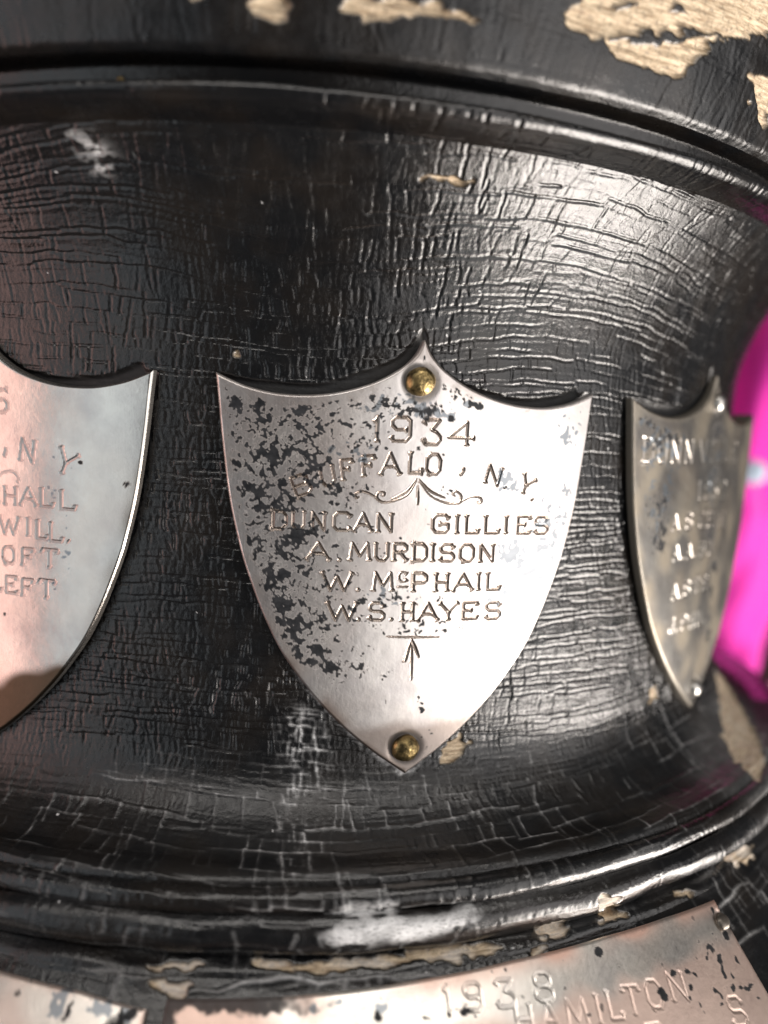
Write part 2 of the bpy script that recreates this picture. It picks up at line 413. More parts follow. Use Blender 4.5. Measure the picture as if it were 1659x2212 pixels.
CHIPS = {
'c1': [(0.238, 54.52), (0.2425, 52.95), (.26, 46.6), (0.52, 46.2), (0.5152, 49.71), (0.4421, 52.36), (0.4075, 55.06), (0.3873, 56.33), (0.3381, 56.52), (0.3012, 56.44), (0.2826, 56.0), (0.2748, 55.18), (0.2534, 55.46)],
'c2': [(0.5092, 53.72), (0.5322, 52.68), (.56, 54.5), (0.5657, 57.9), (0.5476, 57.61), (0.5281, 56.2)],
'c3': [(-0.079, 55.7), (-0.0576, 55.5), (-0.036, 57.05), (-0.0381, 57.92), (-0.0511, 58.34), (-0.0619, 57.53)],
'c4': [(0.0202, 56.64), (0.0306, 55.5), (0.0611, 55.1), (0.1103, 55.35), (0.1293, 55.82), (0.1487, 56.21), (0.1117, 56.58), (0.0665, 56.63), (0.0361, 57.49)],
'c5': [(-0.1333, 56.2), (-0.1158, 56.2), (-0.1226, 57.12)],
'c6': [(0.1194, 77.09), (0.1405, 76.58), (0.171, 76.36), (0.1642, 76.97), (0.1361, 77.07)],
'c7': [(0.1957, 140.24), (0.2034, 138.45), (0.2213, 137.75), (0.2326, 138.92), (0.2207, 140.41), (0.1988, 140.77)],
'c8': [(-0.1003, 94.95), (-0.0935, 95.31), (-0.0976, 95.9), (-0.1038, 95.68)],
'c9': [(0.6284, 137.1), (0.65, 136.12), (0.661, 137.62), (0.6372, 138.54)],
'c10': [(1.0365, 141.12), (1.0918, 144.24), (1.0785, 145.89), (0.9964, 148.67), (0.8467, 152.39), (0.7269, 155.44), (0.7436, 152.18), (0.8121, 148.16), (0.9086, 144.73)],
'c11': [(-0.0441, 164.82), (0.0281, 164.92), (0.1283, 164.49), (0.1815, 164.39), (0.2273, 165.48), (0.2092, 165.87), (0.1261, 165.55), (0.028, 165.74), (-0.0384, 165.63)],
'c12': [(0.2641, 162.61), (0.2874, 162.47), (0.313, 165.11), (0.29, 165.84), (0.27, 165.03)],
'c13': [(0.341, 161.29), (0.3681, 161.37), (0.398, 165.72), (0.3642, 165.44)],
'c14': [(0.4793, 164.9), (0.5171, 165.7), (0.5128, 166.2), (0.4816, 165.51)],
'c15': [(0.2536, 166.1), (0.2761, 166.46), (0.268, 166.97), (0.2517, 166.7)],
'c16': [(-0.1482, 165.49), (-0.1055, 165.25), (-0.0951, 165.62), (-0.142, 165.97)],
'c17': [(-0.1375, 166.89), (-0.1266, 166.53), (-0.111, 167.14), (-0.1163, 167.91), (-0.1332, 167.63)],
'c18': [(0.5672, 161.7), (0.6736, 165.23), (0.6482, 166.26), (0.6086, 165.59)],
}
PAINT = [[(0.2856, 54.98), (0.36, 53.33), (0.4393, 51.71), (0.5135, 49.41), (0.5165, 49.94), (0.4275, 52.65), (0.3379, 54.5), (0.2865, 55.4)],
         [(0.2936, 52.52), (0.3058, 51.5), (0.3171, 51.3), (0.3107, 52.5), (0.3, 52.9)], [(0.3539, 51.09), (0.3706, 50.5), (0.3866, 50.96), (0.3798, 51.5), (0.3601, 51.5)]]
DUST = {
'd1': ([(0.0217, 160.29), (0.0553, 159.4), (0.1761, 159.48), (0.2062, 160.26), (0.1945, 160.96), (0.0741, 161.36), (0.0267, 161.58)], 1.0, .35),
'd2': ([(0.0261, 157.05), (0.055, 156.51), (0.1093, 157.04), (0.1089, 159.73), (0.036, 159.54)], .7, .4),
'd3': ([(-0.2894, 73.27), (-0.2764, 74.13), (-0.2506, 74.59), (-0.2303, 76.71), (-0.245, 77.76), (-0.264, 76.67), (-0.2856, 74.94)], 1.0, .6),
'd4': ([(-0.0303, 133.88), (0.0264, 134.64), (0.0226, 142.6), (0.0063, 153.61), (-0.0138, 153.59)], 1.0, .7),
'd7': ([(.62, 150), (.75, 144), (1.0, 142), (1.1, 143), (1.0, 150), (.8, 157), (.66, 157)], .10, 1.5),
'd6': ([(0.2079, 159.64), (0.284, 156.79), (0.4296, 156.58), (0.4375, 158.31), (0.2896, 159.46)], .10, .6),
}
pu, pa = grf(nr, nd_c, 4, 8, 21)*.42+grf(nr, nd_c, 30, 30, 23)*.35, grf(nr, nd_c, 4, 6, 22)*.19+grf(nr, nd_c, 26, 26, 24)*.16
PU, PA = U2+pu, A2+pa
def polymask(poly):
    q = [(t*R0, a) for t, a in poly]
    m = np.zeros((nr, nd_c), bool)
    r0, r1 = int(rowidx(min(a for _, a in q)-1.5)), int(rowidx(max(a for _, a in q)+1.5))+1
    c0, c1 = max(0, int(colidx(min(u for u, _ in q)-1.5))), min(nd_c, int(colidx(max(u for u, _ in q)+1.5))+1)
    m[r0:r1, c0:c1] = in_poly(PU[r0:r1, c0:c1], PA[r0:r1, c0:c1], q)
    return m
wood = np.zeros((nr, nd_c))
for k, p in CHIPS.items(): wood = np.maximum(wood, polymask(p))
for p in PAINT: wood = np.minimum(wood, 1-polymask(p))
wood = np.clip(blur(wood, .55), 0, 1)
H = H*(1-.85*wood) - .30*wood + wood*(.09*grf(nr, nd_c, 3.5, 26, 31)+.06*grf(nr, nd_c, 14, 14, 32))
dust = np.zeros((nr, nd_c))
FLS = .6*grf(nr, nd_c, 3.5, 26, 41)+.5*grf(nr, nd_c, 3, 8, 42)+.4*grf(nr, nd_c, 10, 30, 43)
FLK = .6*grf(nr, nd_c, 9, 14, 37)+.7*grf(nr, nd_c, 3.2, 4.2, 38)
for k, (p, amt, soft) in DUST.items():
    d_ = np.clip(blur(polymask(p)*amt, soft/DA), 0, 1)
    if k in ('d1', 'd2', 'd3'): d_ = d_*sstep(.6*FLS+.7*FLK+2.0*(d_-.35), -.4, .5)
    if k == 'd4': d_ = d_*np.clip(1.3*C1+1.0*F1, 0, 1)**1.6*sstep(FLK, -.9, .4)          # old polish caught in the cracks only
    dust = np.maximum(dust, d_)
du = U2*(RP/R0)-TH0*RP; au = np.clip(np.abs(du), 0, 22.0)
sl_ = np.gradient(OUT_B[:, 1], OUT_B[:, 0]); dvB = (cr_interp(OUT_B, au)-ZR)/np.sqrt(1+np.interp(au, OUT_B[:, 0], sl_)**2)
dust = np.maximum(dust, .8*(dvB > -.2)*(1-sstep(dvB+.22*FLK, .25, .7))*sstep(du, -15, -9)*(1-sstep(du, 1, 3))*sstep(FLK, -.9, .3))
dust *= .7+.3*sstep(grf(nr, nd_c, 6, 9, 33), -.9, .6)
dust = np.maximum(dust, .38*wood*sstep(A2, 150, 158)*sstep(grf(nr, nd_c, 10, 14, 39), -1, .8))
crackdust = np.clip(C1, 0, 1)**2.2*(.015+.42*low) + np.clip(S1, 0, 1)**1.5*.4 + np.clip(B1_, 0, 1)**2*.13
dust = np.clip(dust+crackdust*sstep(grf(nr, nd_c, 30, 40, 34), -1.2, 1.0), 0, 1)
specks = (grf(nr, nd_c, 3, 3, 35) > 3.75)*1.0
dust = np.clip(dust+specks*.8, 0, 1)
# rough recess shaped along the shields' upper edges in place of their cast shadow
shadow_groove = np.zeros((nr, nd_c))
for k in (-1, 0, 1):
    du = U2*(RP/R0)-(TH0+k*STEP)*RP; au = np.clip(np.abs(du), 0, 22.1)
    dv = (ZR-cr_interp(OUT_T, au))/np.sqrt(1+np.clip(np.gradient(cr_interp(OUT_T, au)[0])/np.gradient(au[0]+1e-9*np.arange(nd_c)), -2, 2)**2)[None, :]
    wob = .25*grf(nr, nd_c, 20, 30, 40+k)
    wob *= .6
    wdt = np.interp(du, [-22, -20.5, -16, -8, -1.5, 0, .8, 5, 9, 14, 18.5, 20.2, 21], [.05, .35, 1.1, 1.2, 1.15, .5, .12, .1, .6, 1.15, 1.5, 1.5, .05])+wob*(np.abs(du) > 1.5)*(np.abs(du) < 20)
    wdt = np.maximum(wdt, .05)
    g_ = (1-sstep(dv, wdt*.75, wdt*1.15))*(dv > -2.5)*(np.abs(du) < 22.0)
    shadow_groove = np.maximum(shadow_groove, g_)
shadow_groove = np.clip(blur(shadow_groove, 1.0), 0, 1)
H = H*(1-.8*shadow_groove)-.40*shadow_groove
gloss = .45*shadow_groove-.06*sstep(grf(nr, nd_c, 80, 120, 36), -.5, 1.2) + .08*(1-sstep(A2, 60, 63)) + .30*sstep(U2, 50, 64)*sstep(A2, 143, 147) + .12*sstep(A2, 139, 144)*(1-sstep(A2, 153, 155))
crackle = (.35+.65*dens)*sstep(A2, 76, 92)*(1-.75*sstep(A2, 142, 148))*(1-wood)*(1-shadow_groove)+.12*(1-sstep(A2, 60, 62))
edge = sstep(np.arange(nd_c), 0, 25)*sstep(nd_c-1-np.arange(nd_c), 0, 25)
rowfade = sstep(rows_a, 45, 48)*(1-sstep(rows_a, 178, 180.8))
H *= edge[None, :]*rowfade[:, None]

nc = len(th); nre = nc-nd_c
pad = lambda X: np.concatenate([X, np.zeros((nr, nre))], 1)
Hf = pad(H)
rad = rows_r[:, None]+Hf*NR[:, None]; zz = rows_z[:, None]+Hf*NZ[:, None]
XYZ = np.stack([rad*np.sin(th), -rad*np.cos(th), zz], -1)
SUV = np.stack([np.broadcast_to(th*R0, (nr, nc)), np.broadcast_to(rows_a[:, None], (nr, nc)), np.zeros((nr, nc))], -1)
plinth = empty('trophy_plinth', (0, 0, -96), 'black turned wooden trophy plinth with crackled lacquer and bare chips', 'plinth')
for name, a, b in spans:
    sl = slice(a, b+1); n = b+1-a
    add_mesh(name, XYZ[sl].reshape(-1, 3), grid_faces(n, nc, True), LACQ, plinth,
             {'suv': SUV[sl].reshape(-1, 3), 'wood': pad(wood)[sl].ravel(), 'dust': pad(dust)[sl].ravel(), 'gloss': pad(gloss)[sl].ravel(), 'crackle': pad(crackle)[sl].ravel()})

# ------------------------------------------------------------------ engraver's alphabet: strokes in a unit box
GL = {
'A': [[(0, 0), (.5, 1), (1, 0)], [(.2, .36), (.8, .36)]],
'B': [[(0, 0), (0, 1), (.72, 1), (.95, .85), (.95, .66), (.75, .52), (0, .52)], [(.75, .52), (1, .38), (1, .16), (.75, 0), (0, 0)]],
'C': [[(1, .82), (.8, 1), (.22, 1), (0, .78), (0, .22), (.22, 0), (.85, 0), (1, .14)]],
'D': [[(0, 0), (.12, 0), (.12, 1), (.74, 1), (1, .76), (1, .24), (.74, 0), (.12, 0)], [(0, 1), (.12, 1)]],
'E': [[(1, .86), (1, 1), (.1, 1), (.1, 0), (1, 0), (1, .14)], [(.1, .52), (.65, .52)]],
'F': [[(1, .84), (1, 1), (.1, 1), (.1, 0)], [(.1, .52), (.7, .52)]],
'G': [[(1, .82), (.8, 1), (.22, 1), (0, .78), (0, .22), (.22, 0), (.8, 0), (1, .2), (1, .48), (.45, .48)]],
'H': [[(.05, 0), (.05, 1)], [(.95, 0), (.95, 1)], [(.05, .5), (.95, .5)]],
'I': [[(.5, 0), (.5, 1)]],
'J': [[(.7, 1), (.7, .2), (.5, 0), (.2, 0), (0, .2)]],
'L': [[(.08, 1), (.08, 0), (1, 0), (1, .2)]],
'M': [[(0, 0), (.1, 1), (.5, .25), (.9, 1), (1, 0)]],
'N': [[(.06, 0), (.06, 1), (.94, 0), (.94, 1)]],
'O': [[(.25, 0), (0, .25), (0, .75), (.25, 1), (.75, 1), (1, .75), (1, .25), (.75, 0), (.25, 0)]],
'P': [[(.06, 0), (.06, 1), (.75, 1), (1, .84), (1, .6), (.75, .45), (.06, .45)]],
'R': [[(.06, 0), (.06, 1), (.75, 1), (.98, .84), (.98, .64), (.75, .5), (.06, .5)], [(.5, .5), (1, 0)]],
'S': [[(.95, .8), (.8, 1), (.22, 1), (.02, .84), (.02, .66), (.2, .52), (.8, .5), (1, .34), (1, .18), (.8, 0), (.15, 0), (0, .18)]],
'T': [[(0, .84), (0, 1), (1, 1), (1, .84)], [(.5, 1), (.5, 0)]],
'U': [[(.05, 1), (.05, .25), (.3, 0), (.7, 0), (.95, .25), (.95, 1)]],
'V': [[(0, 1), (.5, 0), (1, 1)]],
'W': [[(0, 1), (.28, 0), (.5, .8), (.74, 0), (1, 1)]],
'Y': [[(0, 1), (.5, .45), (1, 1)], [(.5, .45), (.5, 0)]],
'c': [[(1, .8), (.7, 1), (.25, 1), (0, .7), (0, .3), (.25, 0), (.75, 0), (1, .2)]],
'1': [[(.1, .8), (.5, 1), (.5, 0)]],
'2': [[(0, .8), (.2, 1), (.8, 1), (1, .8), (1, .6), (0, 0), (1, 0), (1, .15)]],
'3': [[(0, .86), (.08, 1), (.95, 1), (.45, .58), (.78, .5), (1, .34), (1, .2), (.78, 0), (.05, 0), (0, .16)]],
'4': [[(.72, 0), (.72, 1), (0, .3), (1, .3)]],
'5': [[(.95, 1), (.1, 1), (.1, .56), (.75, .56), (1, .4), (1, .18), (.78, 0), (.1, 0), (0, .14)]],
'8': [[(.25, .52), (.05, .66), (.05, .85), (.25, 1), (.75, 1), (.95, .85), (.95, .66), (.75, .52), (.25, .52), (0, .36), (0, .16), (.25, 0), (.75, 0), (1, .16), (1, .36), (.75, .52)]],
'9': [[(.8, .48), (.25, .48), (.04, .66), (.04, .84), (.25, 1), (.78, 1), (1, .84), (1, .2), (.78, 0), (.1, 0), (0, .16)]],
'.': [[(.3, .3), (.7, .7)]],
',': [[(.7, 1), (.75, .7), (.2, 0)]],
'-': [[(0, .5), (1, .5)]],
}
def glyph_segments(ch, cu, cv, gw, gh, rot=0.0, wd=.16):
    """list of (x0,y0,x1,y1,halfwidth) with wedge serifs at the free ends"""
    out = []
    cr, sr = math.cos(math.radians(rot)), math.sin(math.radians(rot))
    def tf(p):
        x, y = (p[0]-.5)*gw, (p[1]-.5)*gh
        return cu+x*cr-y*sr, cv+x*sr+y*cr
    for st in GL[ch]:
        q = [tf(p) for p in st]
        for a, b in zip(q[:-1], q[1:]): out.append((*a, *b, wd))
        if ch in '.,-': continue
        for e, n in ((q[0], q[1]), (q[-1], q[-2])):
            dx, dy = n[0]-e[0], n[1]-e[1]; L = math.hypot(dx, dy)+1e-9; dx, dy = dx/L, dy/L
            k = .11 if ch == 'U' else .19
            out.append((e[0]-dy*k, e[1]+dx*k, e[0]+dy*k, e[1]-dx*k, wd*.8))
            out.append((e[0]-dy*k, e[1]+dx*k, e[0]+dx*.35, e[1]+dy*.35, wd*.6))
            out.append((e[0]+dy*k, e[1]-dx*k, e[0]+dx*.35, e[1]+dy*.35, wd*.6))
    return out
def curve_segments(pts, wd, taper=True):
    P = np.array(pts, float); n = len(P); t = np.linspace(0, n-1, n*7)
    k = np.clip(t.astype(int), 0, n-2); s = (t-k)[:, None]; T = np.gradient(P, axis=0)
    Q = (2*s**3-3*s**2+1)*P[k]+(s**3-2*s**2+s)*T[k]+(-2*s**3+3*s**2)*P[k+1]+(s**3-s**2)*T[k+1]
    m = len(Q)
    return [(*Q[i], *Q[i+1], wd*(.45+.55*math.sin(math.pi*(i+.5)/m)) if taper else wd) for i in range(m-1)]

def engrave(U, V, lines, slope=1.1):
    """U (nc) column positions, V (nr,nc); lines = [[segments], ...]; returns height and line id (1..)"""
    h = np.zeros(V.shape); idm = np.zeros(V.shape, np.int16); lip = np.zeros(V.shape)
    for li, segs in enumerate(lines):
        for x0, y0, x1, y1, wd in segs:
            m = wd+.25
            c0, c1 = np.searchsorted(U, min(x0, x1)-m), np.searchsorted(U, max(x0, x1)+m)
            if c1 <= c0: continue
            v = V[:, c0:c1]; rr = np.where(((v > min(y0, y1)-m) & (v < max(y0, y1)+m)).any(1))[0]
            if len(rr) == 0: continue
            ra, rb = rr[0], rr[-1]+1
            v = V[ra:rb, c0:c1]; uu = np.broadcast_to(U[None, c0:c1], v.shape)
            dx, dy = x1-x0, y1-y0; L2 = dx*dx+dy*dy+1e-12
            t = np.clip(((uu-x0)*dx+(v-y0)*dy)/L2, 0, 1)
            d = np.hypot(uu-x0-t*dx, v-y0-t*dy)
            g = -np.clip(wd-d, 0, None)*slope
            h[ra:rb, c0:c1] = np.minimum(h[ra:rb, c0:c1], g)
            lip[ra:rb, c0:c1] = np.maximum(lip[ra:rb, c0:c1], .008*np.exp(-((d-wd-.05)/.06)**2))
            sub = idm[ra:rb, c0:c1]; sub[d < wd+.02] = li+1
    return h+lip*(h > -.01), idm

def pgrf(U, V, l, seed, res=.09):
    """random field of feature size l mm sampled at plate positions"""
    u0, v0 = U.min(), V.min(); n_u, n_v = int((U.max()-u0)/res)+4, int((V.max()-v0)/res)+4
    g = grf(n_v, n_u, l/res, l/res, seed)
    x, y = (U-u0)/res, (V-v0)/res; x0, y0 = x.astype(int), y.astype(int); fx, fy = x-x0, y-y0
    return g[y0, x0]*(1-fx)*(1-fy)+g[y0, x0+1]*fx*(1-fy)+g[y0+1, x0]*(1-fx)*fy+g[y0+1, x0+1]*fx*fy

def vnormals(X):
    gu = np.gradient(X, axis=1); gv = np.gradient(X, axis=0)
    n = np.cross(gu, gv); n /= np.linalg.norm(n, axis=-1, keepdims=True)+1e-12
    return n

def lathe_dome(name, centre, axis, r, h, mat, parent, dent=0.0):
    """domed nail head standing on the plate"""
    ax = Vector(axis).normalized(); q = ax.to_track_quat('Z', 'Y')
    prof = [(r*.93, -.55), (r*.98, -.05), (r, .12*h), (r*.97, .38*h), (r*.85, .66*h), (r*.64, .87*h), (r*.36, .97*h), (r*.12, h)]
    n = 32; V = []; F = []
    g = np.random.default_rng(int(abs(centre[0])*1000) % 9973)
    for i, (rr, z) in enumerate(prof):
        for j in range(n):
            a = 2*math.pi*j/n; k = 1+dent*.06*math.sin(2*a+i*.4)+dent*.03*math.sin(5*a+1)
            V.append(Vector(centre)+q@Vector((rr*k*math.cos(a), rr*k*math.sin(a), z)))
    V.append(Vector(centre)+q@Vector((0, 0, h*.99)))
    for i in range(len(prof)-1):
        for j in range(n): F.append((i*n+j, i*n+(j+1) % n, (i+1)*n+(j+1) % n, (i+1)*n+j))
    t = len(V)-1; b = (len(prof)-1)*n
    for j in range(n): F.append((b+j, b+(j+1) % n, t))
    return add_mesh(name, np.array([tuple(v) for v in V]), F, mat, parent)

def blobs(U, V, lst):
    D = np.zeros(np.broadcast(U, V).shape)
    for u, v, ru, rv, amt in lst: D = np.maximum(D, amt*np.exp(-(((U-u)/ru)**2+((V-v)/rv)**2)**1.5))
    return D
def thr(n, D, soft=.22):
    return sstep(n-(2.6*(1-2*D)*.62), -soft, soft)*(D > .02)

def shield(label, thc, lines, line_names, res, dark, pale, film, mats, nail_mat, nails, seed, speck=.03, band=None, engr_slope=1.15, tilt=0.0):
    plate_mat, groove_mat = mats
    base = empty('silver_shield', (R0*math.sin(thc), -R0*math.cos(thc), -30), label, 'shield', 'silver shields round the drum')
    # columns denser towards the steep sides
    s = np.linspace(-1, 1, int(44.2/res)); half = np.abs(s)
    U = np.sign(s)*22.1*(1-(1-half)**1.35*(1-.0*half)) if False else 22.1*np.sin(s*math.pi/2*.86)/math.sin(math.pi/2*.86)
    U[0], U[-1] = -22.1, 22.1
    nv = int(46/res)
    bot, top = cr_interp(OUT_B, np.abs(U)), cr_interp(OUT_T, np.abs(U))
    top = np.maximum(top, bot+.02)
    t = np.linspace(0, 1, nv)[:, None]
    V = bot+(top-bot)*t
    sb, st = np.gradient(bot, U), np.gradient(top, U)
    de = np.minimum((V-bot)/np.sqrt(1+sb**2), (top-V)/np.sqrt(1+st**2))
    Hs, idm = engrave(U, V, lines, engr_slope)
    Hs = Hs - .16*(1-np.clip(de/.32, 0, 1))**2*1.6
    # gentle hammering and a dish round each nail
    UU = np.broadcast_to(U[None, :], V.shape)
    Hs += .012*pgrf(UU, V, 5, seed+1)+.003*pgrf(UU, V, 1.2, seed+2)
    for (nu, nv_, r) in nails:
        d = np.hypot(UU-nu, V-nv_)
        Hs -= .16*np.exp(-((d-r*1.02)/(.28*r))**2)
    n1 = pgrf(UU, V, 1.5, seed+3)*.36+pgrf(UU, V, .55, seed+4, .07)*.56+pgrf(UU, V, .3, seed+8, .06)*.62+pgrf(UU, V, .18, seed+9, .05)*.36
    n2 = pgrf(UU, V, .85, seed+5, .08)*.7+pgrf(UU, V, .36, seed+6, .06)*.7
    inset = sstep(de, .7, 1.6)
    D = np.clip(blobs(UU, V, dark), 0, .97)
    if band is not None: D = np.maximum(D, band(UU, V))
    clean = np.clip(blur((idm > 0)*1.0, .35/res)*2.2, 0, 1)          # rubbed clean round the cut letters
    D = D*(.92-.38*clean)
    tar = thr(n1, np.clip(D, 0, 1)*inset)
    tar = np.maximum(tar, sstep(n2, 2.3, 2.6)*(UU < 4)*inset*(speck > 0))
    curl = np.abs(pgrf(UU, V, .7, seed+11, .07)+.35*pgrf(UU, V, .35, seed+12, .06))       # thin curling trails between the spots
    tar = np.maximum(tar, (1-sstep(curl, .16, .26))*sstep(D*inset, .22, .5)*sstep(n2, -.7, .1))
    pl = thr(n2, np.clip(blobs(UU, V, pale), 0, .95)*inset)*.9
    fm = np.clip(film(UU, V, de, pgrf(UU, V, 3, seed+7)), 0, 1)
    if band is not None: fm = np.maximum(fm, .42*sstep(n1+1.7*D, .2, 1.7)*sstep(D, .08, .4))
    for (nu, nv_, r) in nails:
        d = np.hypot(UU-nu, V-nv_); ring = np.exp(-((d-r*1.05)/(.22*r))**2)
        tar = np.maximum(tar, .75*ring)
    rr = RP+Hs+tilt*np.clip(UU, 0, None)**2
    T = thc+UU/RP
    X = np.stack([rr*np.sin(T), -rr*np.cos(T), V], -1)
    N = vnormals(X).reshape(-1, 3)
    if N[len(N)//2] @ np.array([math.sin(thc), -math.cos(thc), 0]) < 0: N = -N
    F = grid_faces(nv, len(U))[:, ::-1]
    fid = idm.ravel()[F].max(1)
    at = {'suv': np.stack([UU, V, 0*V], -1).reshape(-1, 3), 'tarnish': tar.ravel(), 'pale': pl.ravel(), 'film': fm.ravel()}
    def sub(name, Fs, mat, extra=None):
        if len(Fs) == 0: return
        used, inv = np.unique(Fs.ravel(), return_inverse=True)
        add_mesh(name, X.reshape(-1, 3)[used], inv.reshape(Fs.shape), mat, base, {k: v[used] for k, v in at.items()}, normals=N[used])
    sub('plate', F[fid == 0], plate_mat)
    for li, nm in enumerate(line_names): sub(nm, F[fid == li+1], groove_mat)
    # rim of the sheet, going back to the wood
    nU = len(U); rim = np.concatenate([X[0], X[-1][::-1]]); m = len(rim)
    ang = np.arctan2(rim[:, 0], -rim[:, 1])
    inner = np.stack([(R0+.1)*np.sin(ang), -(R0+.1)*np.cos(ang), rim[:, 2]], -1)
    VV = np.concatenate([rim, inner]); j = np.arange(m); j2 = (j+1) % m
    su = np.concatenate([UU[0], UU[-1][::-1]]); svv = np.concatenate([V[0], V[-1][::-1]])
    z = np.zeros(2*m)
    add_mesh('plate_edge', VV, np.stack([j, j2, j2+m, j+m], -1)[:, ::-1], plate_mat, base,
             {'suv': np.stack([np.r_[su, su], np.r_[svv, svv], z], -1), 'tarnish': z+.25, 'pale': z, 'film': z+.45}, smooth=True)
    for (nu, nv_, r) in nails:
        a = thc+nu/RP
        lathe_dome('nail', ((RP-.12)*math.sin(a), -(RP-.12)*math.cos(a), nv_), (math.sin(a), -math.cos(a), -.05), r, r*.82, nail_mat, base, dent=.6)
    return base

def G(lst, rots=None, wd=.14):
    out = []
    for i, g in enumerate(lst):
        out += glyph_segments(*g, rot=(rots[i] if rots else 0), wd=(wd*.62 if g[0] in 'c-' else wd if g[0] not in '.,' else wd*1.15))
    return out
L1 = [('1', -4.84, 7.91, 0.8, 2.62), ('9', -2.26, 7.98, 2.1, 2.55), ('3', 1.25, 7.83, 1.85, 2.65), ('4', 4.66, 7.83, 3.0, 2.5)]
L2 = [('B', -12.73, 1.62, 1.7, 2.1), ('U', -10.0, 2.68, 1.5, 2.05), ('F', -7.97, 3.44, 1.25, 2.1), ('F', -5.68, 3.94, 1.35, 2.1), ('A', -3.27, 4.24, 2.1, 2.3), ('L', -0.48, 4.38, 1.45, 2.15), ('O', 1.57, 4.34, 1.55, 2.15),
      (',', 4.98, 3.62, 0.42, 0.73), ('N', 8.84, 3.3, 1.8, 2.05), ('.', 10.38, 1.96, 0.19, 0.16), ('Y', 13.19, 2.31, 1.75, 2.05), ('.', 14.04, 0.6, 0.2, 0.17)]
R2 = [22, 13, 9, 6, 2, -1, -4, -8, -14, 0, -25, 0]
L3 = [('D', -15.04, -2.21, 1.6, 1.89), ('U', -12.93, -2.2, 1.35, 1.93), ('N', -10.81, -2.2, 1.45, 1.9), ('C', -8.28, -2.16, 1.75, 1.88), ('A', -6.01, -2.18, 1.9, 1.95), ('N', -3.63, -2.2, 1.65, 1.95), ('G', 2.72, -2.2, 1.8, 1.95),
      ('I', 4.69, -2.24, 0.41, 1.95), ('L', 6.47, -2.24, 1.6, 1.95), ('L', 8.94, -2.26, 1.8, 1.95), ('I', 10.82, -2.29, 0.5, 1.95), ('E', 13.05, -2.32, 1.8, 1.95), ('S', 15.55, -2.38, 1.75, 1.95)]
L4 = [('A', -10.73, -5.44, 2.4, 1.86), ('.', -8.41, -6.35, 0.21, 0.21), ('M', -6.23, -5.39, 2.1, 1.85), ('U', -3.83, -5.4, 1.45, 1.88), ('R', -1.78, -5.39, 1.5, 1.86), ('D', 0.42, -5.4, 1.6, 1.86), ('I', 1.97, -5.41, 0.4, 1.87), ('S', 3.66, -5.45, 1.6, 1.88), ('O', 6.03, -5.49, 1.6, 1.9), ('N', 8.52, -5.54, 1.75, 1.92)]
L5 = [('W', -8.59, -8.72, 3.2, 1.95), ('.', -6.26, -9.61, 0.21, 0.21), ('M', -3.55, -8.66, 2.1, 1.95), ('c', -1.35, -8.15, .85, 1.05), ('-', -1.3, -9.26, 1.0, 0.06), ('P', 0.59, -8.72, 1.6, 1.98), ('H', 3.18, -8.77, 1.5, 1.95), ('A', 5.74, -8.78, 2.3, 1.92), ('I', 7.67, -8.76, 0.49, 1.92), ('L', 9.53, -8.78, 1.7, 1.9)]
L6 = [('W', -7.94, -12.01, 3.2, 1.95), ('.', -6.08, -12.9, 0.21, 0.22), ('S', -4.1, -12.02, 1.6, 1.92), ('.', -2.42, -12.91, 0.23, 0.22), ('H', -0.62, -12.06, 1.35, 1.95), ('A', 1.74, -12.09, 2.3, 1.97), ('Y', 4.17, -12.1, 2.1, 1.92), ('E', 6.71, -12.09, 1.85, 1.88), ('S', 9.71, -12.2, 1.8, 1.9)]
scroll = (curve_segments([(-.35, 2.57), (-1.34, 1.27), (-2.94, .43)], .13) + curve_segments([(-.3, 2.4), (-1.2, .95), (-2.6, .25), (-3.9, .05), (-4.6, .5), (-4.45, 1.08), (-3.85, 1.1), (-3.85, .75), (-4.1, .8)], .10)
          + curve_segments([(-4.3, .1), (-5.1, .78), (-6.2, 1.15), (-6.95, .85), (-6.85, .45), (-6.6, .55)], .10)
          + curve_segments([(.03, 2.58), (1.44, 1.33), (3.03, .69)], .13) + curve_segments([(0, 2.4), (1.3, .95), (2.6, .3), (3.8, .05), (4.8, .2), (4.98, .95), (4.35, 1.44), (4.0, 1.1), (4.25, .9)], .10)
          + curve_segments([(4.7, .02), (5.4, .5), (6.3, .85), (7.3, .75), (7.5, .3), (7.2, .1), (7.0, .3)], .10)
          + curve_segments([(-.1, 1.9), (-.04, .9), (-.02, -.1)], .11))
arrow = (curve_segments([(-2.83, -14.85), (0, -14.95), (3.13, -15.0)], .10) + curve_segments([(-.02, -15.1), (.06, -17.4), (.16, -19.8)], .14)
         + curve_segments([(-.05, -15.2), (-.35, -16.4), (-.66, -17.7)], .17) + curve_segments([(.0, -15.2), (.45, -16.2), (.9, -17.25)], .17)
         + curve_segments([(-.08, -15.1), (-.62, -16.9), (-.9, -17.8)], .06))
